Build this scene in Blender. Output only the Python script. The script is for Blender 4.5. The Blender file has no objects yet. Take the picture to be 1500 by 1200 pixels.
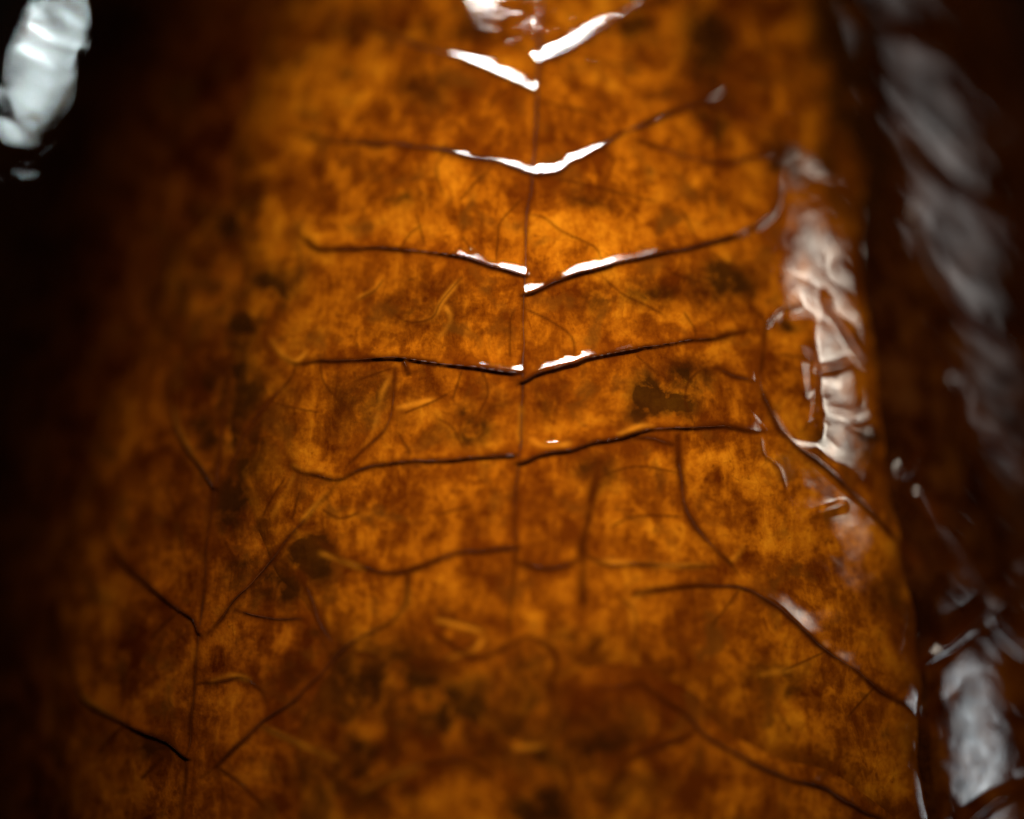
import bpy, math
import numpy as np
from mathutils import Vector

# ------------------------------------------------------------------ camera
sc = bpy.context.scene
MM = 0.001
ZC = 0.200            # height of the picture's middle above the table
X0 = 0.002            # vase axis
DIST = 0.354          # lens to front of the vase
R0 = 0.116
CAM = np.array([0.0, -(R0 + DIST), ZC])
FPX = 1500 * 85 / 36.0
cam = bpy.data.objects.new('camera', bpy.data.cameras.new('camera'))
sc.collection.objects.link(cam)
cam.location = CAM.tolist()
cam.rotation_euler = (math.radians(90), 0, 0)
cam.data.sensor_width = 36
cam.data.lens = 85
cam.data.clip_start = 0.02
cam.data.clip_end = 50
cam.data.dof.use_dof = True
cam.data.dof.focus_distance = 0.3565
cam.data.dof.aperture_fstop = 1.5
sc.camera = cam

# ------------------------------------------------------------------ world, exposure
w = bpy.data.worlds.new('World')
sc.world = w
w.use_nodes = True
w.node_tree.nodes['Background'].inputs[0].default_value = (1.0, 0.85, 0.7, 1)
w.node_tree.nodes['Background'].inputs[1].default_value = 0.0015
sc.view_settings.view_transform = 'Standard'
sc.view_settings.look = 'None'
sc.view_settings.exposure = 0.0
sc.view_settings.gamma = 1.0
sc.view_settings.use_curve_mapping = False
sc.cycles.use_denoising = True
sc.cycles.max_bounces = 4
sc.cycles.sample_clamp_indirect = 4.0

# ------------------------------------------------------------------ shape of the vase (profile through the part in view)
_pz = np.array([0.000, 0.004, 0.020, 0.050, 0.085, 0.110, 0.140, 0.170, 0.200, 0.230, 0.260, 0.290, 0.315, 0.335, 0.350, 0.366, 0.376, 0.380])
_pr = np.array([0.072, 0.077, 0.087, 0.107, 0.1225, 0.1265, 0.1250, 0.1212, 0.1160, 0.1095, 0.1012, 0.0895, 0.0750, 0.0610, 0.0525, 0.0515, 0.0555, 0.0570])
def _pchip(x, y):
    h = np.diff(x); d = np.diff(y) / h
    m = np.zeros_like(y)
    m[1:-1] = np.where(d[:-1] * d[1:] > 0, 2 * d[:-1] * d[1:] / (d[:-1] + d[1:] + 1e-12), 0)
    m[0], m[-1] = d[0], d[-1]
    return m
# smooth cubic through the profile (natural-ish: central differences)
_pm = np.gradient(_pr, _pz)
def prof(z):
    z = np.clip(z, _pz[0], _pz[-1])
    i = np.clip(np.searchsorted(_pz, z) - 1, 0, len(_pz) - 2)
    h = _pz[i + 1] - _pz[i]; t = (z - _pz[i]) / h
    return ((2*t**3-3*t**2+1)*_pr[i] + (t**3-2*t**2+t)*h*_pm[i] + (-2*t**3+3*t**2)*_pr[i+1] + (t**3-t**2)*h*_pm[i+1])
_zt = np.linspace(0, 0.38, 1601)
_rt = prof(_zt)
_k = np.ones(61) / 61.0
_rp = np.concatenate([np.full(30, _rt[0]), _rt, np.full(30, _rt[-1])])
_rs = np.convolve(_rp, _k, 'valid')
def rad(z): return np.interp(z, _zt, _rs)
def slope(z): return (rad(z + .002) - rad(z - .002)) / .004
def base_pt(s, z):                                  # s: metres round the girth (at radius R0), z: height
    th = s / R0
    r = rad(z)
    return np.stack([X0 + r * np.sin(th), -r * np.cos(th), z + 0 * th], -1)
def base_n(s, z):
    th = s / R0
    a = np.arctan(-slope(z))
    return np.stack([np.sin(th) * np.cos(a), -np.cos(th) * np.cos(a), np.sin(a) + 0 * th], -1)
def px_dir(x, y):
    d = np.array([(x - 750) / FPX, 1.0, -(y - 600) / FPX])
    return d / np.linalg.norm(d)
def px(x, y):                                        # where the line of sight through a pixel meets the vase -> (s, z)
    d = px_dir(x, y)
    t = np.linspace(0.30, 0.50, 600)
    P = CAM + t[:, None] * d
    f = np.hypot(P[:, 0] - X0, P[:, 1]) - rad(P[:, 2])
    k = np.argmax(f < 0)
    if f[k] >= 0: k = np.argmin(f); tt = t[k]
    else:
        a, b = t[k - 1], t[k]
        for _ in range(25):
            m = .5 * (a + b); p = CAM + m * d
            if math.hypot(p[0] - X0, p[1]) - rad(p[2]) < 0: b = m
            else: a = m
        tt = b
    p = CAM + tt * d
    return math.atan2(p[0] - X0, -p[1]) * R0, p[2]
def pxs(pts): return np.array([px(*p) for p in pts])
def smooth(pts, step=0.0006):                        # Catmull-Rom through points, resampled
    P = np.vstack([2 * pts[0] - pts[1], pts, 2 * pts[-1] - pts[-2]])
    out = []
    for i in range(1, len(P) - 2):
        a, b, c, d = P[i-1], P[i], P[i+1], P[i+2]
        n = max(2, int(np.linalg.norm(c - b) / step))
        for t in np.linspace(0, 1, n, endpoint=False):
            out.append(.5 * ((2*b) + (c-a)*t + (2*a-5*b+4*c-d)*t*t + (3*b-a-3*c+d)*t**3))
    out.append(P[-2])
    return np.array(out)

# ------------------------------------------------------------------ lamps
def reflect_from(x, y, dist):                        # where a lamp stands whose image the vase shows at that pixel
    s, z = px(x, y)
    p = base_pt(np.array(s), np.array(z)); n = base_n(np.array(s), np.array(z))
    d = px_dir(x, y)
    r = d - 2 * d.dot(n) * n
    return p, p + r * dist
def aim(o, target):
    o.rotation_euler = (Vector(target) - o.location).to_track_quat('-Z', 'Y').to_euler()
def area(name, x, y, dist, sx, sy, power, col, spread=180, shape='RECTANGLE'):
    p, q = reflect_from(x, y, dist)
    l = bpy.data.lights.new(name, 'AREA')
    l.shape = shape; l.size = sx; l.size_y = sy; l.energy = power; l.color = col
    l.spread = math.radians(spread)
    l.use_nodes = True                                # softbox: bright in the middle, fading to its rim
    nt = l.node_tree; em = nt.nodes['Emission']
    ge = nt.nodes.new('ShaderNodeNewGeometry'); su = nt.nodes.new('ShaderNodeVectorMath'); su.operation = 'SUBTRACT'
    su.inputs[1].default_value = (.5, .5, 0); nt.links.new(ge.outputs['Parametric'], su.inputs[0])
    mu = nt.nodes.new('ShaderNodeVectorMath'); mu.operation = 'MULTIPLY'; mu.inputs[1].default_value = (2, 2, 0); nt.links.new(su.outputs[0], mu.inputs[0])
    le = nt.nodes.new('ShaderNodeVectorMath'); le.operation = 'LENGTH'; nt.links.new(mu.outputs[0], le.inputs[0])
    mr = nt.nodes.new('ShaderNodeMapRange'); mr.interpolation_type = 'SMOOTHSTEP'
    mr.inputs[1].default_value = .15; mr.inputs[2].default_value = 1.05; mr.inputs[3].default_value = 2.2; mr.inputs[4].default_value = .0
    nt.links.new(le.outputs['Value'], mr.inputs[0]); nt.links.new(mr.outputs[0], em.inputs['Strength'])
    o = bpy.data.objects.new(name, l); sc.collection.objects.link(o)
    o.location = q.tolist(); aim(o, p.tolist())
    return o
# key: a bar of three snooted spots high in front of the vase
_p, _q = reflect_from(797, -72, 0.62)
for dx, ax, ay, en in ((-0.074, 775, 330, 17.5), (0.0, 755, 590, 20.0), (0.074, 710, 930, 7.5)):
    kl = bpy.data.lights.new('key_spot', 'SPOT')
    kl.energy = en; kl.color = (1.0, 0.93, 0.84); kl.shadow_soft_size = 0.037
    kl.spot_size = math.radians(10.5); kl.spot_blend = 1.0
    ko = bpy.data.objects.new('key_spot', kl); sc.collection.objects.link(ko)
    ko.location = (_q + np.array([dx, 0, 0])).tolist()
    s_, z_ = px(ax, ay)
    aim(ko, base_pt(np.array(s_), np.array(z_)).tolist())
# small cool lamp far round on the left
area('side_lamp', 66, 85, 0.9, 0.15, 0.024, 1.15, (0.86, 1.0, 1.0))
# tall dim window-like panel on the right
area('window_panel', 1380, 215, 1.1, 0.20, 0.66, .48, (1.0, 0.95, 0.90))
# warm lamp, right front
area('warm_lamp', 1208, 520, 0.9, 0.17, 0.27, 1.5, (1.0, 0.90, 0.74))
# cool lamp low right
area('cool_lamp', 1430, 1110, 0.9, 0.12, 0.22, .60, (0.88, 0.97, 1.0))

# ------------------------------------------------------------------ traced veins (pixels of the photograph, base of the vein first)
# leaf, kind, points, crest height start/end (mm), thickness start/end (mm)
V = []
def vein(leaf, kind, pts, a0, a1, r0, r1): V.append(dict(soft=(kind == 'loop_vein' or leaf in ('right', 'bottom', 'corner') or pts[0] == (930, 871)), leaf=leaf, kind=kind, pts=pts, a=(a0, a1), r=(r0, r1)))
C, B_, G_, E_, N_ = 'centre', 'left', 'right', 'bottom', 'corner'
vein(C, 'midrib', [(797,-60),(792,20),(788,95),(786,135),(784,200),(779,262),(772,310),(770,350),(769,400),(767,440),(766,500),(765,552),(764,600),(762,640),(758,680),(755,735),(754,800),(749,880),(746,925),(750,1000)], .10, .05, .16, .12)
vein(C, 'side_vein', [(785,132),(758,122),(730,110),(700,97),(662,82),(607,66),(543,42),(500,22)], .26, .10, .26, .10)
vein(C, 'side_vein', [(787,257),(760,250),(727,239),(690,231),(650,222),(600,216),(567,212),(535,212),(500,210),(455,201),(410,186)], .37, .14, .26, .12)
vein(C, 'side_vein', [(770,406),(740,398),(715,390),(690,381),(650,374),(600,369),(555,364),(510,367),(468,365),(443,347),(425,340)], .52, .20, .24, .12)
vein(C, 'side_vein', [(764,547),(735,545),(700,541),(660,537),(630,533),(590,527),(555,526),(500,529),(465,528),(434,532),(410,515),(395,492)], .58, .34, .24, .12)
vein(C, 'side_vein', [(757,667),(730,669),(700,671),(650,675),(600,676),(550,684),(520,693),(498,701),(465,697),(433,687),(410,650)], .50, .20, .28, .12)
vein(C, 'side_vein', [(756,801),(730,803),(700,807),(650,816),(610,832),(577,839),(543,834),(500,819),(465,790)], .30, .12, .22, .10)
vein(C, 'side_vein', [(788,93),(810,82),(833,71),(868,48),(903,27),(925,13),(970,4),(1010,-8)], .26, .16, .28, .10)
vein(C, 'side_vein', [(792,258),(818,253),(838,237),(868,221),(900,203),(930,190),(965,175),(1000,160),(1022,152),(1052,138),(1080,116)], .37, .22, .26, .12)
vein(C, 'side_vein', [(769,434),(795,425),(820,413),(860,400),(900,389),(940,380),(1000,366),(1067,350),(1108,331),(1133,308),(1143,278),(1150,248)], .54, .32, .24, .14)
vein(C, 'side_vein', [(766,560),(782,550),(806,542),(835,534),(875,525),(917,516),(958,508),(1000,501),(1067,491),(1118,484)], .66, .34, .24, .14)
vein(C, 'side_vein', [(762,678),(800,667),(830,660),(860,653),(890,646),(917,639),(945,632),(967,629),(1013,627),(1067,627),(1100,631),(1140,631)], .62, .22, .24, .16)
vein(C, 'side_vein', [(930,871),(965,864),(1000,859),(1045,857),(1083,860),(1113,872),(1143,894),(1177,927),(1207,953),(1250,980),(1283,1007),(1333,1040),(1365,1070)], .20, .35, .22, .24)
vein(C, 'loop_vein', [(1120,484),(1117,520),(1113,560),(1120,590),(1130,610),(1141,631),(1160,649),(1183,667),(1217,695),(1247,724),(1283,760),(1313,792),(1338,822)], .15, .55, .22, .26)
vein(C, 'loop_vein', [(1118,484),(1130,466),(1145,453),(1178,450)], .15, .10, .16, .10)
vein(C, 'loop_vein', [(1112,561),(1098,556),(1075,551),(1055,542),(1038,539)], .12, .08, .20, .12)
vein(C, 'loop_vein', [(993,640),(994,665),(997,710),(1003,743),(1018,770),(1043,800),(1070,828),(1085,850)], .16, .10, .26, .18)
vein(C, 'loop_vein', [(927,640),(950,642),(975,650),(993,655)], .15, .10, .18, .14)
vein(C, 'loop_vein', [(927,203),(960,214),(1000,228),(1033,237),(1068,241),(1110,230),(1146,232)], .12, .10, .15, .15)
vein(C, 'loop_vein', [(1022,152),(1070,163),(1110,178),(1135,195),(1150,225)], .12, .10, .15, .15)
vein(C, 'loop_vein', [(590,527),(595,538),(600,551)], .30, .10, .18, .08)
vein(C, 'loop_vein', [(756,826),(775,830),(800,834),(825,831),(845,824),(858,816)], .25, .15, .30, .30)
vein(C, 'loop_vein', [(858,816),(890,826),(930,826),(985,830),(1050,829)], .20, .08, .14, .10)
vein(C, 'loop_vein', [(577,540),(578,587),(567,627),(527,663),(500,693)], .10, .10, .12, .12)
vein(C, 'loop_vein', [(434,533),(427,553),(393,593),(367,630),(350,660),(333,690),(320,713)], .14, .10, .16, .12)
vein(C, 'loop_vein', [(499,703),(475,730),(450,758),(423,792),(405,815),(390,832),(350,877),(320,913),(295,940)], .20, .26, .18, .20)
vein(C, 'loop_vein', [(597,845),(597,880),(580,903),(543,927),(505,950),(467,993),(427,1030),(377,1064),(333,1110),(300,1137),(277,1144)], .16, .30, .18, .22)
vein(C, 'loop_vein', [(347,895),(400,907),(457,908)], .12, .08, .10, .10)
vein(C, 'loop_vein', [(440,840),(457,877),(470,917),(493,953)], .10, .10, .14, .14)
vein(B_, 'midrib', [(333,590),(325,650),(318,715),(311,755),(305,800),(300,873),(292,930),(288,980),(283,1035),(280,1087),(275,1115),(274,1145),(266,1230)], .08, .10, .16, .16)
vein(B_, 'side_vein', [(292,925),(284,906),(260,890),(220,857),(187,830),(163,796),(150,762)], .50, .25, .20, .12)
vein(B_, 'side_vein', [(277,1110),(255,1094),(233,1083),(187,1063),(150,1042),(123,1020),(110,993),(103,945)], .50, .25, .20, .12)
vein(B_, 'side_vein', [(318,717),(300,693),(277,657),(263,630),(254,590),(250,550)], .50, .20, .20, .12)
vein(B_, 'loop_vein', [(290,1003),(327,997),(360,993),(383,1013),(394,1040)], .12, .08, .12, .10)
vein(B_, 'loop_vein', [(320,1123),(345,1142),(373,1167),(395,1190)], .10, .08, .10, .10)
vein(B_, 'loop_vein', [(262,895),(240,918),(222,940)], .10, .05, .10, .08)
vein(B_, 'loop_vein', [(383,1063),(433,1087),(500,1112)], .12, .08, .12, .10)
vein(B_, 'loop_vein', [(178,1066),(160,1085),(145,1105)], .10, .05, .10, .08)
vein(B_, 'loop_vein', [(245,1100),(228,1122),(208,1145)], .10, .05, .12, .08)
vein(E_, 'leaf_stalk', [(880,672),(874,695),(867,722),(861,765),(854,800),(852,840),(855,880),(850,910)], .15, .10, .42, .30)
vein(E_, 'side_vein', [(937,1000),(968,1020),(1000,1043),(1020,1063),(1045,1084),(1083,1107),(1133,1133),(1200,1153),(1233,1170),(1283,1198),(1330,1230)], .20, .40, .26, .30)
vein(E_, 'side_vein', [(1022,1066),(1000,1082),(950,1100),(900,1120)], .20, .10, .22, .14)
vein(E_, 'loop_vein', [(937,1000),(900,1006),(860,1010)], .15, .08, .16, .12)
vein(E_, 'side_vein', [(720,1138),(673,1112),(620,1120),(547,1153),(500,1185)], .20, .15, .16, .14)
vein(E_, 'loop_vein', [(640,930),(690,962),(740,950),(775,932),(812,960),(808,1000),(805,1045)], .10, .12, .16, .22)
vein(G_, 'side_vein', [(1296,45),(1333,68),(1360,85),(1383,103),(1417,147),(1450,178),(1485,205),(1520,225)], .45, .30, .24, .18)
vein(G_, 'side_vein', [(1320,175),(1340,217),(1370,260),(1400,290),(1433,312),(1483,350),(1520,375)], .50, .30, .24, .18)
vein(G_, 'side_vein', [(1326,290),(1345,330),(1370,405),(1393,443),(1413,465),(1447,490),(1483,514),(1520,535)], .45, .30, .24, .18)
vein(G_, 'side_vein', [(1385,540),(1403,580),(1417,607),(1435,628),(1467,660),(1510,690)], .40, .25, .22, .16)
vein(G_, 'loop_vein', [(1310,698),(1330,695),(1341,680),(1344,665)], .35, .20, .14, .10)
vein(G_, 'midrib', [(1345,720),(1368,765),(1390,800),(1412,835),(1430,862),(1452,894),(1463,915),(1475,935),(1500,955)], .18, .30, .24, .24)
vein(N_, 'side_vein', [(1344,975),(1372,957),(1400,938),(1425,917),(1453,895),(1478,868),(1500,838),(1520,810)], .55, .40, .26, .22)
vein(N_, 'side_vein', [(1405,1215),(1435,1190),(1470,1168),(1510,1150)], .50, .40, .26, .22)
# hair-thin veins, drawn in the blade only
T = [[(1038,539),(1020,547),(1006,563),(1003,588),(1010,610),(1017,626)],[(740,133),(725,145),(713,162)],[(790,150),(863,167),(890,187)],[(850,83),(917,100)],[(767,290),(757,300),(733,327),(730,347),(727,387)],
     [(717,250),(690,276),(673,297)],[(773,315),(797,320),(823,340),(870,363),(880,383)],[(817,263),(860,272),(900,282),(963,297)],[(610,313),(623,360)],
     [(678,348),(692,371)],[(563,410),(550,427),(527,440)],[(677,407),(647,443),(633,467),(600,473),(577,460)],[(768,453),(800,468),(830,487),(840,503),(840,527)],
     [(883,407),(913,433),(943,447),(973,463)],[(1000,457),(1016,483),(1016,497)],[(590,607),(633,590),(660,575)],[(677,543),(670,565),(663,587)],[(640,613),(663,627),(680,660)],
     [(583,633),(603,667)],[(930,520),(960,547)],[(1113,640),(1117,667),(1140,687),(1150,720)],[(875,700),(930,684),(993,693)],[(890,775),(930,757),(1000,757)],
     [(755,455),(748,470),(747,525)],[(1000,310),(1016,347)],[(1040,370),(1080,400)],[(980,400),(1010,410),(1040,420)],[(520,560),(560,545),(577,540)],[(620,330),(600,345),(590,365)],
     [(400,590),(440,600),(470,605)],[(370,645),(400,640)],[(420,700),(400,730),(385,760)],[(530,750),(500,760),(470,745)],[(640,755),(690,742)],[(1125,480),(1105,455),(1085,440)],
     [(1190,530),(1140,520)],[(640,900),(690,915),(713,927)],[(600,985),(650,965),(700,940)],[(240,700),(260,760),(275,830)],[(330,790),(350,830)],[(440,720),(430,760)],
     [(900,870),(930,900),(930,960)],[(1207,955),(1140,985)],[(1083,862),(1040,920)],[(560,230),(545,260)],[(650,223),(640,250),(650,290)],[(880,215),(900,240)],[(820,100),(835,130)],
     [(1190,600),(1230,620),(1290,605)],[(1283,1003),(1240,1050)],[(470,530),(475,560),(500,590)],[(480,230),(470,270),(490,310)],[(705,540),(715,575),(700,610)]]

# ------------------------------------------------------------------ grid over the leaf-covered side
def axis(lo, hi, dlo, dhi, fine, coarse):
    a = np.arange(dlo, dhi + fine / 2, fine)
    l = np.linspace(lo, dlo, int((dlo - lo) / coarse) + 1, endpoint=False)
    r = np.linspace(hi, dhi, int((hi - dhi) / coarse) + 1, endpoint=False)[::-1]
    return np.concatenate([l, a, r])
SU = axis(-0.200, 0.200, -0.096, 0.096, .00022, .0013)
ZV = axis(0.075, 0.300, 0.134, 0.266, .00021, .0013)
NS, NZ = len(SU), len(ZV)
S, Z = np.meshgrid(SU, ZV)                       # (NZ, NS)

rng = np.random.default_rng(7)
def vnoise(x, y, seed):
    r = np.random.default_rng(seed)
    n = 257
    lat = r.random((n, n)).astype(np.float32) * 2 - 1
    xi = np.floor(x).astype(int); yi = np.floor(y).astype(int)
    fx = x - xi; fy = y - yi
    fx = fx*fx*fx*(fx*(fx*6-15)+10); fy = fy*fy*fy*(fy*(fy*6-15)+10)
    xi %= n; yi %= n; x1 = (xi + 1) % n; y1 = (yi + 1) % n
    return (lat[yi, xi]*(1-fx) + lat[yi, x1]*fx)*(1-fy) + (lat[y1, xi]*(1-fx) + lat[y1, x1]*fx)*fy
def fbm(x, y, seed, o=3):
    v = 0; a = 1.0
    for k in range(o):
        v = v + a * vnoise(x * 2**k + 17*k, y * 2**k + 31*k, seed + k); a *= .5
    return v
def spot(x, y, rx, ry=None, pw=2):               # soft mask round a pixel of the photograph, laid on the surface
    s, z = px(x, y)
    ry = ry or rx
    return np.exp(-((np.abs(S - s) / (rx * 1e-4))**pw + (np.abs(Z - z) / (ry * 1e-4))**pw))
def rot(a):
    c, s = math.cos(a), math.sin(a)
    return S * c + Z * s, -S * s + Z * c

LAST = {}
def line_field(P, reach):
    """window of grid, distance, signed side (+ above), parameter along"""
    i0, i1 = np.searchsorted(SU, [P[:, 0].min() - reach, P[:, 0].max() + reach])
    j0, j1 = np.searchsorted(ZV, [P[:, 1].min() - reach, P[:, 1].max() + reach])
    s = S[j0:j1, i0:i1]; z = Z[j0:j1, i0:i1]
    best = np.full(s.shape, 1e9); side = np.zeros(s.shape); tt = np.zeros(s.shape); end = np.zeros(s.shape)
    L = np.concatenate([[0], np.cumsum(np.linalg.norm(np.diff(P, axis=0), axis=1))])
    n = len(P)
    step = max(1, n // 60)
    idx = list(range(0, n - 1, step)) + [n - 1]
    for a, b in zip(idx[:-1], idx[1:]):
        p, q = P[a], P[b]; d = q - p; l2 = d.dot(d) + 1e-18
        # local window
        jj0, jj1 = np.searchsorted(ZV[j0:j1], [min(p[1], q[1]) - reach, max(p[1], q[1]) + reach])
        ii0, ii1 = np.searchsorted(SU[i0:i1], [min(p[0], q[0]) - reach, max(p[0], q[0]) + reach])
        sl = (slice(jj0, jj1), slice(ii0, ii1))
        ss, zz = s[sl], z[sl]
        u = ((ss - p[0]) * d[0] + (zz - p[1]) * d[1]) / l2
        uc = np.clip(u, 0, 1)
        dx, dz = ss - p[0] - uc * d[0], zz - p[1] - uc * d[1]
        dd = np.hypot(dx, dz)
        m = dd < best[sl]
        nrm = np.array([-d[1], d[0]]) / math.sqrt(l2)
        if nrm[1] + 0.25 * nrm[0] < 0: nrm = -nrm
        sd = (ss - p[0]) * nrm[0] + (zz - p[1]) * nrm[1]
        best[sl] = np.where(m, dd, best[sl])
        side[sl] = np.where(m, np.sign(sd), side[sl])
        if a == idx[0]: end[sl] = np.where(m, np.maximum(0, -u) * math.sqrt(l2), end[sl])
        elif b == idx[-1]: end[sl] = np.where(m, np.maximum(0, u - 1) * math.sqrt(l2), end[sl])
        else: end[sl] = np.where(m, 0, end[sl])
        tt[sl] = np.where(m, (L[a] + uc * (L[b] - L[a])) / L[-1], tt[sl])
    LAST['over'] = end
    return (slice(j0, j1), slice(i0, i1)), best, side, tt

H = np.zeros((NZ, NS)); VEIN = np.zeros((NZ, NS), np.float32); HALO = np.zeros((NZ, NS), np.float32); BAND = np.zeros((NZ, NS), np.float32); PALE = np.zeros((NZ, NS), np.float32)
for k, v in enumerate(V):
    P = smooth(pxs(v['pts']))
    # small natural wander
    n = len(P); q = np.arange(n) * .0006
    wob = np.stack([vnoise(q / .0035, q * 0 + k, 100), vnoise(q / .0035, q * 0 + k, 200)], -1) * .00018
    wob += np.stack([vnoise(q / .0012, q * 0 + k, 101), vnoise(q / .0012, q * 0 + k, 201)], -1) * .00006
    P = P + wob
    v['path'] = P
    sl, d, side, t = line_field(P, .008)
    amp = (v['a'][0] + (v['a'][1] - v['a'][0]) * t) * .001
    amp = amp * (0.92 + (.10 + .35 * t) * vnoise(t * n * .0006 / .004, t * 0 + k, 300))
    if v['kind'] in ('midrib', 'leaf_stalk'):
        pr = amp * np.exp(-(d / .0008)**2)
    else:
        kk = .00045; wd = .0021; up = .85 * np.log1p(np.exp((wd - d) / kk)) / math.log1p(math.exp(wd / kk)) + .15 * np.exp(-d / .004)
        dn = np.exp(-(d / .00026)**2) - .07 * np.exp(-((d - .0018) / .0018)**2)
        pr = amp * 1.0 * np.where(side >= 0, up, dn)
        endf = np.clip((1 - t) / .25, 0, 1) * (np.clip(t / .15, 0, 1) if v['soft'] else 1.0)
        pr = pr * (endf * endf * (3 - 2 * endf))
    ov = np.exp(-(LAST['over'] / .0007)**2); pr = pr * ov
    cur = H[sl]
    H[sl] = np.where(np.abs(pr) > np.abs(cur), pr, cur) * .75 + (cur + pr) * .25
    wgt = .55 + .45 * min(1, v['r'][0] / .24)
    VEIN[sl] = np.maximum(VEIN[sl], wgt * np.clip((1 - t) / .12, .0, 1) * np.exp(-(d / (.00018 + .0007 * v['r'][0]))**2))
    BAND[sl] = np.maximum(BAND[sl], wgt * np.clip((1 - t) / .12, .0, 1) * np.exp(-(d / (.0003 + .0016 * v['r'][0]))**2))
    HALO[sl] = np.maximum(HALO[sl], wgt * np.exp(-(d / .0013)))
TV = np.zeros((NZ, NS), np.float32)
for k, tpts in enumerate(T):
    P = smooth(pxs(tpts))
    sl, d, side, t = line_field(P, .003)
    fade = np.clip(np.minimum(t, 1 - t) * 8 + .3, 0, 1)
    TV[sl] = np.maximum(TV[sl], .80 * fade * np.exp(-(d / .00020)**2))
    HALO[sl] = np.maximum(HALO[sl], .25 * fade * np.exp(-(d / .0007)))
    H[sl] += .00003 * fade * np.exp(-(d / .0005)**2)

BAND *= np.clip(.70 + .7 * fbm(S / .0040, Z / .0036, 91, 2), .1, 1.15)
VEIN *= np.clip(.72 + .55 * fbm(S / .0035, Z / .0030, 71, 2), .25, 1.1)
VEIN = np.maximum(VEIN, TV)
HALO *= np.clip(.75 + .6 * fbm(S / .005, Z / .005, 81, 2), .15, 1.3)
LT = [[(862,823),(900,824),(980,829),(1055,827)],[(597,850),(597,880),(580,905),(540,928),(500,950)],[(633,907),(680,918),(713,927)],[(713,932),(690,955),(645,965)],[(575,545),(560,580),(545,640),(520,665)],
      [(960,862),(935,872),(925,900),(930,960),(930,990)],[(677,407),(650,440),(633,467),(600,473)],[(395,492),(412,517),(434,530),(455,512)],[(480,690),(450,690),(425,680)],[(498,705),(470,735),(440,768)],
      [(465,808),(500,822),(540,836)],[(763,590),(762,655)],[(770,640),(800,655),(840,650)],[(900,640),(940,625),(965,628)],[(255,590),(265,630),(285,665),(316,710)],[(110,985),(123,1018),(150,1038),(187,1060)],
      [(300,1003),(340,990),(372,998)],[(575,600),(640,585)],[(750,1095),(800,1093)],[(1207,955),(1160,980),(1100,990)],[(1065,827),(1080,812),(1090,795)],[(520,440),(550,425),(563,408)],[(380,1062),(430,1085),(500,1115)],
      [(620,1120),(560,1145),(520,1170)],[(435,690),(415,730),(400,760)],[(650,445),(660,470),(640,500)]]
for tpts in LT:
    P = smooth(pxs(tpts)); sl, d, side, t = line_field(P, .003)
    PALE[sl] = np.maximum(PALE[sl], np.clip(np.minimum(t, 1 - t) * 6, 0, 1) * np.exp(-(d / .00042)**2))
    H[sl] += .00005 * np.clip(np.minimum(t, 1 - t) * 6, 0, 1) * np.exp(-(d / .0007)**2)
PALE *= np.clip(.6 + .6 * fbm(S / .004, Z / .004, 95, 2), .1, 1)
# cloth-like swell of the blade between the veins, and the wrinkled lacquer on the right flank
H += .00012 * fbm(S / .016, Z / .013, 11, 2) + .000014 * fbm(S / .0032, Z / .0028, 21, 2)
right = 1 / (1 + np.exp(-(S - px(1130, 500)[0]) / .003))
far = 1 / (1 + np.exp(-(S - px(1300, 500)[0]) / .004))
leftm = 1 / (1 + np.exp((S - px(220, 300)[0]) / .006))
A1, B1 = rot(math.radians(-42))                   # streaks running down to the right
patch = spot(1205, 520, 80, 200, 4)
H += right * (1 - .75 * patch) * .00006 * fbm(S / .007, Z / .006, 31, 2)
H += far * (1 - .8 * spot(1430, 1080, 90, 160, 4)) * .000045 * fbm(A1 / .016, B1 / .0030, 41, 2)
H += leftm * (.00003 * fbm(S / .006, Z / .005, 51, 2) + .00006 * fbm(S / .0050, Z / .0042, 54, 2))
warp = .0016 * fbm(S / .006, Z / .006, 61, 2)
H += patch * .00005 * fbm((S + warp) / .0042, (Z - warp) / .0032, 62, 2)
H += spot(800, 5, 80, 45) * .000016 * fbm(S / .0026, Z / .0016, 171, 2)
# the blister cell left of the shining patch and the facet around it
H += spot(1150, 562, 46, 78, 6) * .10 * (S - px(1118, 560)[0])
def ridge(pts, a, wd):
    P = smooth(pxs(pts)); sl, d, side, t = line_field(P, .006)
    H[sl] += a * np.exp(-(d / wd)**2) * np.clip(np.minimum(t, 1 - t) * 8, 0, 1)
ridge([(1155,495),(1180,523),(1192,550),(1186,600),(1173,627),(1160,635)], .00016, .0005)
ridge([(1202,425),(1212,452),(1225,475),(1240,500),(1255,523),(1270,540)], .00022, .0005)
ridge([(1188,545),(1215,540),(1245,530)], .00018, .0006)
ridge([(1180,757),(1210,747),(1240,737)], .00016, .0006)

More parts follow.
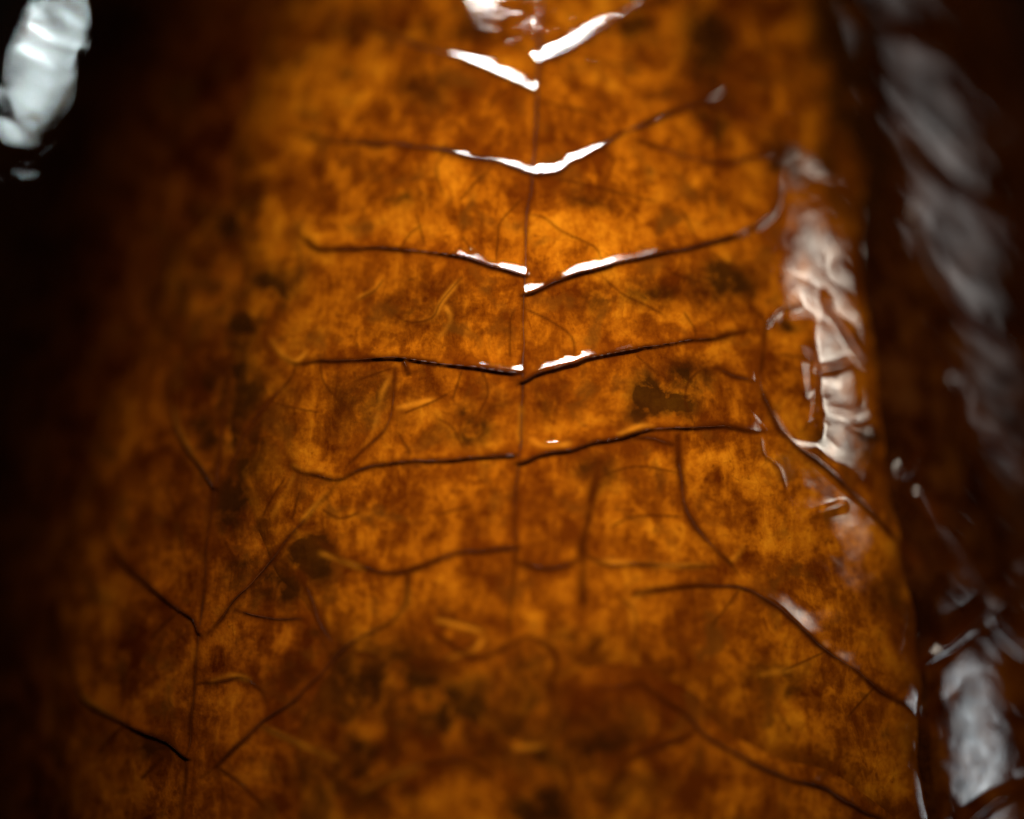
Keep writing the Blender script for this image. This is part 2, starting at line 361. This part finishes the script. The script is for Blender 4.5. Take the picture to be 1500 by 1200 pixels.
# dark mould blotches of the leaves themselves
BL = [(560,1010,90,50,.45),(700,1040,120,50,.4),(520,1130,60,50,.6),(800,1100,100,60,.4),(900,1170,60,40,.4),(345,620,65,125,.5),(330,420,60,110,.28),(400,850,50,30,.6),(1238,110,46,170,.8),(1215,250,40,40,.5),(335,660,22,30,.9),(355,725,20,26,.95),(320,570,22,22,.7),(390,850,22,14,.9),(360,480,20,16,.7),(455,812,26,24,1),(425,858,22,18,.9),(345,700,28,60,.75),(335,600,26,40,.6),(372,745,26,26,.6),(350,540,28,22,.55),(505,966,16,14,1),(470,930,14,12,.5),
      (968,585,34,22,.95),(1005,545,30,18,.7),(935,605,22,16,.6),(872,690,20,20,.8),(1040,80,40,70,.55),(1030,165,24,16,.9),(1145,235,26,24,1),(1165,255,22,14,.8),(1055,180,18,22,.6),
      (230,1092,26,10,1),(640,1055,30,20,.8),(615,1010,26,16,.8),(690,1055,20,10,.6),(810,1010,14,50,.7),(770,965,40,22,.6),(840,940,30,20,.5),(900,1080,40,30,.6),(860,1090,16,30,.5),(800,1170,40,40,.6),
      (530,1150,40,30,.6),(1150,480,18,10,.5),(620,45,60,16,.3),(690,50,40,14,.4),(620,130,30,24,.35),(930,45,24,18,.6),(1240,250,40,40,.4),(1220,160,22,60,.5),(690,630,34,24,.5),(800,570,20,30,.35),
      (1060,420,50,26,.5),(1050,400,24,14,.6),(940,430,60,22,.35),(870,440,30,14,.35),(620,460,40,40,.35),(540,590,60,40,.35),(1270,650,30,30,.5),(1200,650,26,30,.4),(1290,870,20,20,.4),(1130,990,40,16,.35),
      (1160,1010,16,12,.4),(600,290,20,10,.35),(860,295,30,12,.35),(520,40,40,20,.4),(400,420,40,26,.5),(370,300,26,22,.4),(330,330,40,20,.5),(260,440,40,60,.4),(500,1000,60,30,.4),(720,600,26,18,.3)]
BLOT = np.zeros((NZ, NS)); S_keep, Z_keep = S, Z
S = S + .0010 * fbm(S_keep / .0042, Z_keep / .0042, 131, 3); Z = Z + .0010 * fbm(S_keep / .0042, Z_keep / .0042, 141, 3)
for (bx, by, rx, ry, st) in BL:
    BLOT = np.maximum(BLOT, st * spot(bx, by, rx * 1.35, ry * 1.35))
BLOT *= np.clip(1.35 + .75 * fbm(S / .0035, Z / .0035, 151, 3), 0, 1.9)
S, Z = S_keep, Z_keep

# ------------------------------------------------------------------ materials
def nd(nt, t, **kw):
    n = nt.nodes.new(t)
    for k, v in kw.items(): setattr(n, k, v)
    return n
def math_(nt, op, a, b=None, clamp=False):
    n = nd(nt, 'ShaderNodeMath', operation=op); n.use_clamp = clamp
    for i, v in enumerate((a, b)):
        if v is None: continue
        if isinstance(v, (int, float)): n.inputs[i].default_value = v
        else: nt.links.new(v, n.inputs[i])
    return n.outputs[0]
def mixc(nt, f, a, b, mode='MIX'):
    n = nd(nt, 'ShaderNodeMix', data_type='RGBA', blend_type=mode)
    for i, v in ((0, f), (6, a), (7, b)):
        if isinstance(v, (int, float)): n.inputs[i].default_value = v
        elif isinstance(v, tuple): n.inputs[i].default_value = (*v, 1)
        else: nt.links.new(v, n.inputs[i])
    return n.outputs[2]
def ramp(nt, f, stops):
    n = nd(nt, 'ShaderNodeValToRGB')
    while len(n.color_ramp.elements) < len(stops): n.color_ramp.elements.new(.5)
    for e, (p, c) in zip(n.color_ramp.elements, stops):
        e.position = p; e.color = (*c, 1) if len(c) == 3 else c
    nt.links.new(f, n.inputs[0])
    return n.outputs[0]
def noise(nt, co, scale, det=4, rough=.55, dist=0.0, lac=2.0):
    n = nd(nt, 'ShaderNodeTexNoise')
    n.inputs['Scale'].default_value = scale; n.inputs['Detail'].default_value = det
    n.inputs['Roughness'].default_value = rough; n.inputs['Distortion'].default_value = dist
    nt.links.new(co, n.inputs['Vector'])
    return n.outputs[0]
def mat_leaf(name, seed, tone=1.0, red=1.0):
    m = bpy.data.materials.new(name); m.use_nodes = True
    nt = m.node_tree; b = nt.nodes['Principled BSDF']
    tc = nd(nt, 'ShaderNodeTexCoord')
    mp = nd(nt, 'ShaderNodeMapping'); mp.inputs['Location'].default_value = (seed, seed * .7, seed * 1.3)
    nt.links.new(tc.outputs['Object'], mp.inputs[0]); co = mp.outputs[0]
    n1 = noise(nt, co, 95, 5, .60, .6)
    n2 = noise(nt, co, 260, 3, .55, .3)
    n3 = noise(nt, co, 1100, 3, .6)
    mps = nd(nt, 'ShaderNodeMapping'); mps.inputs['Scale'].default_value = (1, 1, .33); mps.inputs['Rotation'].default_value = (0, .5, 0)
    nt.links.new(co, mps.inputs[0])
    n4 = noise(nt, mps.outputs[0], 420, 4, .65, .8)
    f = math_(nt, 'ADD', math_(nt, 'MULTIPLY', n1, .42), math_(nt, 'MULTIPLY', n2, .28))
    f = math_(nt, 'ADD', f, math_(nt, 'ADD', math_(nt, 'MULTIPLY', n4, .20), math_(nt, 'MULTIPLY', n3, .10)))
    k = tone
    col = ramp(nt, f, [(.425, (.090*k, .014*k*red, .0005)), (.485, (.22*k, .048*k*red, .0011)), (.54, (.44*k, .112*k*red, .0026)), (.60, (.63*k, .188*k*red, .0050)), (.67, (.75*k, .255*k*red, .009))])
    # each little field between the veinlets has its own tone
    vc = nd(nt, 'ShaderNodeTexVoronoi'); vc.inputs['Scale'].default_value = 150
    wq = nd(nt, 'ShaderNodeTexNoise'); wq.inputs['Scale'].default_value = 210; wq.inputs['Detail'].default_value = 3; nt.links.new(co, wq.inputs['Vector'])
    ws = nd(nt, 'ShaderNodeVectorMath', operation='SCALE'); ws.inputs['Scale'].default_value = .009
    wa = nd(nt, 'ShaderNodeVectorMath', operation='ADD'); nt.links.new(wq.outputs['Color'], ws.inputs[0]); nt.links.new(co, wa.inputs[0]); nt.links.new(ws.outputs[0], wa.inputs[1])
    nt.links.new(wa.outputs[0], vc.inputs['Vector'])
    sepc = nd(nt, 'ShaderNodeSeparateColor'); nt.links.new(vc.outputs['Color'], sepc.inputs[0])
    col = mixc(nt, math_(nt, 'MULTIPLY', sepc.outputs[0], .34), col, (.20*k, .042*k*red, .0015))
    # darker olive cloud spots
    n5 = noise(nt, co, 170, 3, .55, .4)
    sp = ramp(nt, n5, [(.56, (0, 0, 0)), (.70, (1, 1, 1))])
    col = mixc(nt, math_(nt, 'MULTIPLY', sp, .80), col, (.13, .035, .0025))
    # speckles
    n6 = noise(nt, co, 760, 2, .5)
    sk = ramp(nt, n6, [(.66, (0, 0, 0)), (.73, (1, 1, 1))])
    col = mixc(nt, math_(nt, 'MULTIPLY', sk, .45), col, (.10, .022, .001))
    # fine net of veinlets
    vo = nd(nt, 'ShaderNodeTexVoronoi', feature='DISTANCE_TO_EDGE'); vo.inputs['Scale'].default_value = 250
    wv = nd(nt, 'ShaderNodeVectorMath', operation='ADD')
    nw = nd(nt, 'ShaderNodeTexNoise'); nw.inputs['Scale'].default_value = 160; nt.links.new(co, nw.inputs['Vector'])
    sc_ = nd(nt, 'ShaderNodeVectorMath', operation='SCALE'); sc_.inputs['Scale'].default_value = .006
    nt.links.new(nw.outputs['Color'], sc_.inputs[0]); nt.links.new(co, wv.inputs[0]); nt.links.new(sc_.outputs[0], wv.inputs[1])
    nt.links.new(wv.outputs[0], vo.inputs['Vector'])
    net = ramp(nt, vo.outputs['Distance'], [(.0, (1, 1, 1)), (.045, (0, 0, 0))])
    col = mixc(nt, math_(nt, 'MULTIPLY', math_(nt, 'MULTIPLY', net, n1), .35), col, (.17, .035, .001))
    # blotches, veins
    am = nd(nt, 'ShaderNodeAttribute', attribute_name='margin')
    mg = math_(nt, 'MULTIPLY', am.outputs['Fac'], ramp(nt, noise(nt, co, 140, 4, .6, .6), [(.30, (.25, .25, .25)), (.62, (1.3, 1.3, 1.3))]), True)
    col = mixc(nt, math_(nt, 'MULTIPLY', mg, .85), col, (.075*k, .016*k, .0008))
    at = nd(nt, 'ShaderNodeAttribute', attribute_name='blotch')
    bn = math_(nt, 'MULTIPLY', at.outputs['Fac'], ramp(nt, noise(nt, co, 330, 4, .65, .5), [(.30, (.40, .40, .40)), (.54, (1.4, 1.4, 1.4))]), True)
    col = mixc(nt, math_(nt, 'MULTIPLY', bn, .92), col, (.024, .007, .0010))
    ah = nd(nt, 'ShaderNodeAttribute', attribute_name='vein_halo')
    col = mixc(nt, math_(nt, 'MULTIPLY', ah.outputs['Fac'], .42), col, (.20, .036, .0012))
    ab = nd(nt, 'ShaderNodeAttribute', attribute_name='vein_band')
    col = mixc(nt, math_(nt, 'MULTIPLY', ab.outputs['Fac'], .85), col, (.075, .013, .0006))  # vein pigment, deepened to paint in the shade of the creases
    ap = nd(nt, 'ShaderNodeAttribute', attribute_name='pale_vein')
    col = mixc(nt, math_(nt, 'MULTIPLY', ap.outputs['Fac'], .6), col, (.72*k, .23*k, .010))
    av = nd(nt, 'ShaderNodeAttribute', attribute_name='vein')
    col = mixc(nt, math_(nt, 'MULTIPLY', av.outputs['Fac'], .85), col, (.055, .010, .0006))
    nt.links.new(col, b.inputs['Base Color'])
    b.inputs['Roughness'].default_value = .6
    b.inputs['Specular IOR Level'].default_value = 0.0
    b.inputs['Coat Weight'].default_value = 1.0
    b.inputs['Coat Roughness'].default_value = .022
    b.inputs['Coat IOR'].default_value = 1.5
    bp = nd(nt, 'ShaderNodeBump'); bp.inputs['Strength'].default_value = .5; bp.inputs['Distance'].default_value = .0004
    nt.links.new(math_(nt, 'ADD', n4, math_(nt, 'MULTIPLY', n3, .5)), bp.inputs['Height'])
    nt.links.new(bp.outputs[0], b.inputs['Normal'])
    return m
def mat_plain(name, c, rough=.4, coat=1.0, nscale=300):
    m = bpy.data.materials.new(name); m.use_nodes = True
    nt = m.node_tree; b = nt.nodes['Principled BSDF']
    tc = nd(nt, 'ShaderNodeTexCoord')
    n = noise(nt, tc.outputs['Object'], nscale, 4)
    col = ramp(nt, n, [(.35, tuple(.45 * x for x in c)), (.65, tuple(min(1, 1.4 * x) for x in c))])
    nt.links.new(col, b.inputs['Base Color'])
    b.inputs['Roughness'].default_value = rough
    b.inputs['Specular IOR Level'].default_value = .2
    b.inputs['Coat Weight'].default_value = coat; b.inputs['Coat Roughness'].default_value = .05
    return m
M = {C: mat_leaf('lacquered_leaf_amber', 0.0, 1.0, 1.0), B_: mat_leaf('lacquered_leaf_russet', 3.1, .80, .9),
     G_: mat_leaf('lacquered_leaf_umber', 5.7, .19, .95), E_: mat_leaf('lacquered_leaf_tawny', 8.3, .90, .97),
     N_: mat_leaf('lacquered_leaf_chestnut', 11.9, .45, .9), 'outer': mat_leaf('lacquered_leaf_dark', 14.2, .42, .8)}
vein_mat = mat_plain('vein_brown', (.085, .017, .001), .55, .45)
vein_mat.node_tree.nodes['Principled BSDF'].inputs['Coat Roughness'].default_value = .28
body_mat = mat_plain('lacquered_body_brown', (.06, .016, .002), .5, 1.0, 120)
table_mat = mat_plain('dark_table_wood', (.012, .008, .006), .6, .0, 40)

# ------------------------------------------------------------------ vase
def link(name, me, mat, parent=None):
    o = bpy.data.objects.new(name, me); sc.collection.objects.link(o)
    me.materials.append(mat)
    if parent: o.parent = parent
    return o
vase = bpy.data.objects.new('leaf_covered_vase', None); sc.collection.objects.link(vase)
vase.empty_display_size = .05
vase['label'] = 'pear-shaped vase covered in amber-brown veined leaves under glossy clear lacquer'
vase['category'] = 'vase'

def quads_mesh(name, co, quads):
    me = bpy.data.meshes.new(name)
    me.vertices.add(len(co)); me.vertices.foreach_set('co', np.ascontiguousarray(co, np.float32).ravel())
    nq = len(quads)
    me.loops.add(nq * 4); me.loops.foreach_set('vertex_index', np.ascontiguousarray(quads, np.int32).ravel())
    me.polygons.add(nq)
    me.polygons.foreach_set('loop_start', np.arange(0, nq * 4, 4, dtype=np.int32))
    me.update(calc_edges=True)
    me.polygons.foreach_set('use_smooth', np.ones(nq, bool))
    return me
# body: turned shell, open at the lip, with an inner wall
zz = np.concatenate([[0.0], np.linspace(0, .38, 96), np.linspace(.378, .012, 60), [.012]])
rr = np.concatenate([[0.0005], rad(np.linspace(0, .38, 96)) - .0005, np.maximum(rad(np.linspace(.378, .012, 60)) - .005, .02), [.0005]])
na = 160
th = np.linspace(0, 2 * np.pi, na, endpoint=False)
co = np.stack([X0 + rr[:, None] * np.sin(th), -rr[:, None] * np.cos(th), zz[:, None] + 0 * th], -1).reshape(-1, 3)
i = np.arange(len(zz) - 1)[:, None] * na; j = np.arange(na)[None, :]; j2 = (j + 1) % na
qd = np.stack([i + j, i + j2, i + na + j2, i + na + j], -1).reshape(-1, 4)
link('body', quads_mesh('body', co, qd), body_mat, vase)

# leaves: outline polygons, in pixels where the photograph shows the margin, in millimetres round the vase outside it
def P_(x, y): return px(x, y)
def Q_(s, z): return (s * MM, ZC + z * MM)
OUT = {
 'outer': [Q_(-190, 95), Q_(-150, 98), Q_(-100, 96), Q_(-50, 98), Q_(0, 97), Q_(30, 95), Q_(33, 40), Q_(20, 0), Q_(-20, -40), Q_(-40, -100), Q_(-60, -120), Q_(-120, -118), Q_(-170, -110), Q_(-196, -20)],
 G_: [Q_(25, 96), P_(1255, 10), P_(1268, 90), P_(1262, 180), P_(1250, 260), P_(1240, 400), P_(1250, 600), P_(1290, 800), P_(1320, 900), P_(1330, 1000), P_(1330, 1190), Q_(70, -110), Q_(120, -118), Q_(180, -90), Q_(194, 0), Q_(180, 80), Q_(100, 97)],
 N_: [P_(1338, 972), P_(1372, 955), P_(1400, 936), P_(1425, 915), P_(1453, 893), P_(1480, 864), Q_(100, -24), Q_(135, -30), Q_(168, -60), Q_(150, -105), Q_(95, -118), Q_(62, -110), P_(1352, 1190), P_(1345, 1080)],
 E_: [P_(860, 640), P_(900, 640), P_(960, 700), P_(1120, 900), P_(1250, 960), P_(1320, 1010), P_(1335, 1075), P_(1362, 1190), Q_(66, -112), Q_(30, -119), Q_(-20, -121), Q_(-40, -112), P_(420, 1190), P_(410, 1100), P_(470, 960), P_(700, 820)],
 B_: [P_(338, 262), P_(300, 310), P_(262, 345), P_(236, 395), P_(226, 450), P_(190, 510), P_(150, 590), P_(118, 680), P_(92, 770), P_(74, 880), P_(66, 1000), P_(70, 1120), P_(85, 1195), Q_(-62, -85), Q_(-45, -108), Q_(-25, -100), P_(560, 1190), P_(560, 1000), P_(520, 700), P_(460, 400)],
 C: [Q_(-5, 99), Q_(-30, 88), P_(408, 20), P_(375, 110), P_(352, 190), P_(340, 262), P_(336, 340), P_(342, 430), P_(330, 520), P_(326, 610), P_(334, 690), P_(352, 760), P_(385, 830), P_(415, 880), P_(460, 935), P_(505, 968), P_(560, 990), P_(610, 1010), P_(645, 1050), P_(690, 1085), P_(735, 1110), P_(765, 1120), P_(800, 1060), P_(840, 1020), P_(890, 998), P_(937, 1000), P_(968, 1020), P_(1000, 1043), P_(1045, 1084), P_(1083, 1107), P_(1133, 1133), P_(1200, 1153), P_(1250, 1180), P_(1290, 1215), P_(1335, 1245), P_(1366, 1200), P_(1358, 1110), P_(1352, 1040), P_(1340, 900), P_(1332, 810), P_(1315, 700), P_(1296, 580), P_(1282, 480), P_(1266, 380), P_(1272, 270), P_(1275, 150), P_(1264, 60), P_(1240, 0), Q_(30, 88)],
}
LAY = {'outer': .06, G_: .13, N_: .20, E_: .18, B_: .16, C: .24}
LABEL = {'outer': 'dark leaf wrapped round the shadowed flank', G_: 'dark umber leaf with diagonal veins', N_: 'chestnut leaf with shining patch',
         E_: 'tawny leaf with dark stalk', B_: 'russet leaf with forked side veins', C: 'broad amber leaf with paired side veins'}
def poly_sd(poly):
    P = smooth(np.array(poly + [poly[0]]), .0015)
    P[:, 0] += .0006 * vnoise(np.arange(len(P)) / 3.0, np.zeros(len(P)), 77)
    P[:, 1] += .0006 * vnoise(np.arange(len(P)) / 3.0, np.ones(len(P)) * 9, 78)
    P[-1] = P[0]
    i0, i1 = np.searchsorted(SU, [P[:, 0].min() - .002, P[:, 0].max() + .002])
    j0, j1 = np.searchsorted(ZV, [P[:, 1].min() - .002, P[:, 1].max() + .002])
    su, zv = SU[i0:i1], ZV[j0:j1]
    inside = np.zeros((len(zv), len(su)), bool)
    for a, b in zip(P[:-1], P[1:]):                       # scanline parity
        rows = np.where((zv > min(a[1], b[1])) & (zv <= max(a[1], b[1])))[0]
        for r_ in rows:
            xs = a[0] + (zv[r_] - a[1]) / (b[1] - a[1]) * (b[0] - a[0])
            inside[r_, np.searchsorted(su, xs):] ^= True
    best = np.full(inside.shape, .0095)
    for a, b in zip(P[:-1], P[1:]):
        d = b - a; l2 = d.dot(d) + 1e-18
        jj = np.searchsorted(zv, [min(a[1], b[1]) - .0095, max(a[1], b[1]) + .0095]); ii = np.searchsorted(su, [min(a[0], b[0]) - .0095, max(a[0], b[0]) + .0095])
        if jj[1] <= jj[0] or ii[1] <= ii[0]: continue
        sl = (slice(*jj), slice(*ii))
        s2, z2 = su[None, ii[0]:ii[1]], zv[jj[0]:jj[1], None]
        u = np.clip(((s2 - a[0]) * d[0] + (z2 - a[1]) * d[1]) / l2, 0, 1)
        best[sl] = np.minimum(best[sl], np.hypot(s2 - a[0] - u * d[0], z2 - a[1] - u * d[1]))
    return (slice(j0, j1), slice(i0, i1)), np.where(inside, best, -best)

BASE = base_pt(S, Z); NRM = base_n(S, Z)
LEAF = {}; LIFT = {}
for name in ('outer', G_, N_, E_, B_, C):
    sl, sd = poly_sd(OUT[name])
    e = np.clip(sd / (.0040 if name in (C, B_) else .003), 0, 1); e = e * e * (3 - 2 * e)
    h = H[sl] + (LAY[name] - .17 * (1 - e)) * MM + .10 * MM
    LIFT[name] = LAY[name] * MM + .10 * MM
    keep = sd > -.0002
    q = keep[:-1, :-1] & keep[1:, :-1] & keep[:-1, 1:] & keep[1:, 1:]
    idx = np.arange(keep.size).reshape(keep.shape)
    quads = np.stack([idx[:-1, :-1], idx[:-1, 1:], idx[1:, 1:], idx[1:, :-1]], -1)[q]
    used = np.unique(quads)
    remap = np.full(keep.size, -1); remap[used] = np.arange(len(used))
    co = (BASE[sl] + NRM[sl] * h[..., None]).reshape(-1, 3)[used]
    me = quads_mesh('leaf', co, remap[quads])
    for an, arr in (('vein', VEIN), ('vein_halo', HALO), ('vein_band', BAND), ('pale_vein', PALE), ('blotch', BLOT)):
        at = me.attributes.new(an, 'FLOAT', 'POINT')
        at.data.foreach_set('value', np.ascontiguousarray(arr[sl].reshape(-1)[used], np.float32))
    mgv = np.clip(1 - sd / .009, 0, 1) ** 1.3
    at = me.attributes.new('margin', 'FLOAT', 'POINT')
    at.data.foreach_set('value', np.ascontiguousarray(mgv.reshape(-1)[used], np.float32))
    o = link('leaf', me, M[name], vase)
    o['label'] = LABEL[name]
    LEAF[name] = o

# veins: rounded cords lying along the crests, children of their leaf
def tube(path, r0, r1, lift, soft):
    n = len(path)
    si = np.clip(np.searchsorted(SU, path[:, 0]), 1, NS - 1); zi = np.clip(np.searchsorted(ZV, path[:, 1]), 1, NZ - 1)
    fs = (path[:, 0] - SU[si - 1]) / (SU[si] - SU[si - 1]); fz = (path[:, 1] - ZV[zi - 1]) / (ZV[zi] - ZV[zi - 1])
    hh = (H[zi-1, si-1]*(1-fs) + H[zi-1, si]*fs)*(1-fz) + (H[zi, si-1]*(1-fs) + H[zi, si]*fs)*fz
    k = np.array([.25, .5, .25]); hp = np.convolve(np.pad(hh, 1, 'edge'), k, 'valid')
    t = np.linspace(0, 1, n)
    r = (r0 + (r1 - r0) * t) * MM * .50 * np.clip((1 - t) / .3, .1, 1) * (np.clip(t / .2, .1, 1) if soft else 1)
    r = r * (1 + .25 * vnoise(np.arange(n) / 5.0, np.full(n, r0 * 977), 500))
    N = base_n(path[:, 0], path[:, 1])
    Cn = base_pt(path[:, 0], path[:, 1]) + N * (hp + lift - .65 * r - .0003 * np.clip((t - .75) / .25, 0, 1)**2 - (.0003 * np.clip((.2 - t) / .2, 0, 1)**2 if soft else 0))[:, None]
    Tn = np.gradient(Cn, axis=0); Tn /= np.linalg.norm(Tn, axis=1)[:, None] + 1e-12
    Bn = np.cross(Tn, N)
    m = 8
    a = np.linspace(0, 2 * np.pi, m, endpoint=False)
    co = Cn[:, None] + r[:, None, None] * (np.cos(a)[None, :, None] * Bn[:, None] + .75 * np.sin(a)[None, :, None] * N[:, None])
    i = np.arange(n - 1)[:, None] * m; j = np.arange(m)[None]; j2 = (j + 1) % m
    q = np.stack([i + j, i + j2, i + m + j2, i + m + j], -1).reshape(-1, 4)
    return quads_mesh('vein', co.reshape(-1, 3), q)
for v in V:
    link(v['kind'], tube(v['path'], v['r'][0], v['r'][1], LIFT[v['leaf']], v['soft']), vein_mat, LEAF[v['leaf']])

# ------------------------------------------------------------------ the table it stands on (below the picture)
bx = np.array([(x, y, z) for z in (-.03, -.0005) for y in (-.22, .30) for x in (-.35, .35)], float)
tq = np.array([(0, 2, 3, 1), (4, 5, 7, 6), (0, 1, 5, 4), (2, 6, 7, 3), (0, 4, 6, 2), (1, 3, 7, 5)])
tb = link('table_top', quads_mesh('table_top', bx, tq), table_mat)
tb.data.polygons.foreach_set('use_smooth', np.zeros(6, bool))
tb['kind'] = 'structure'; tb['label'] = 'dark table top under the vase'; tb['category'] = 'table'
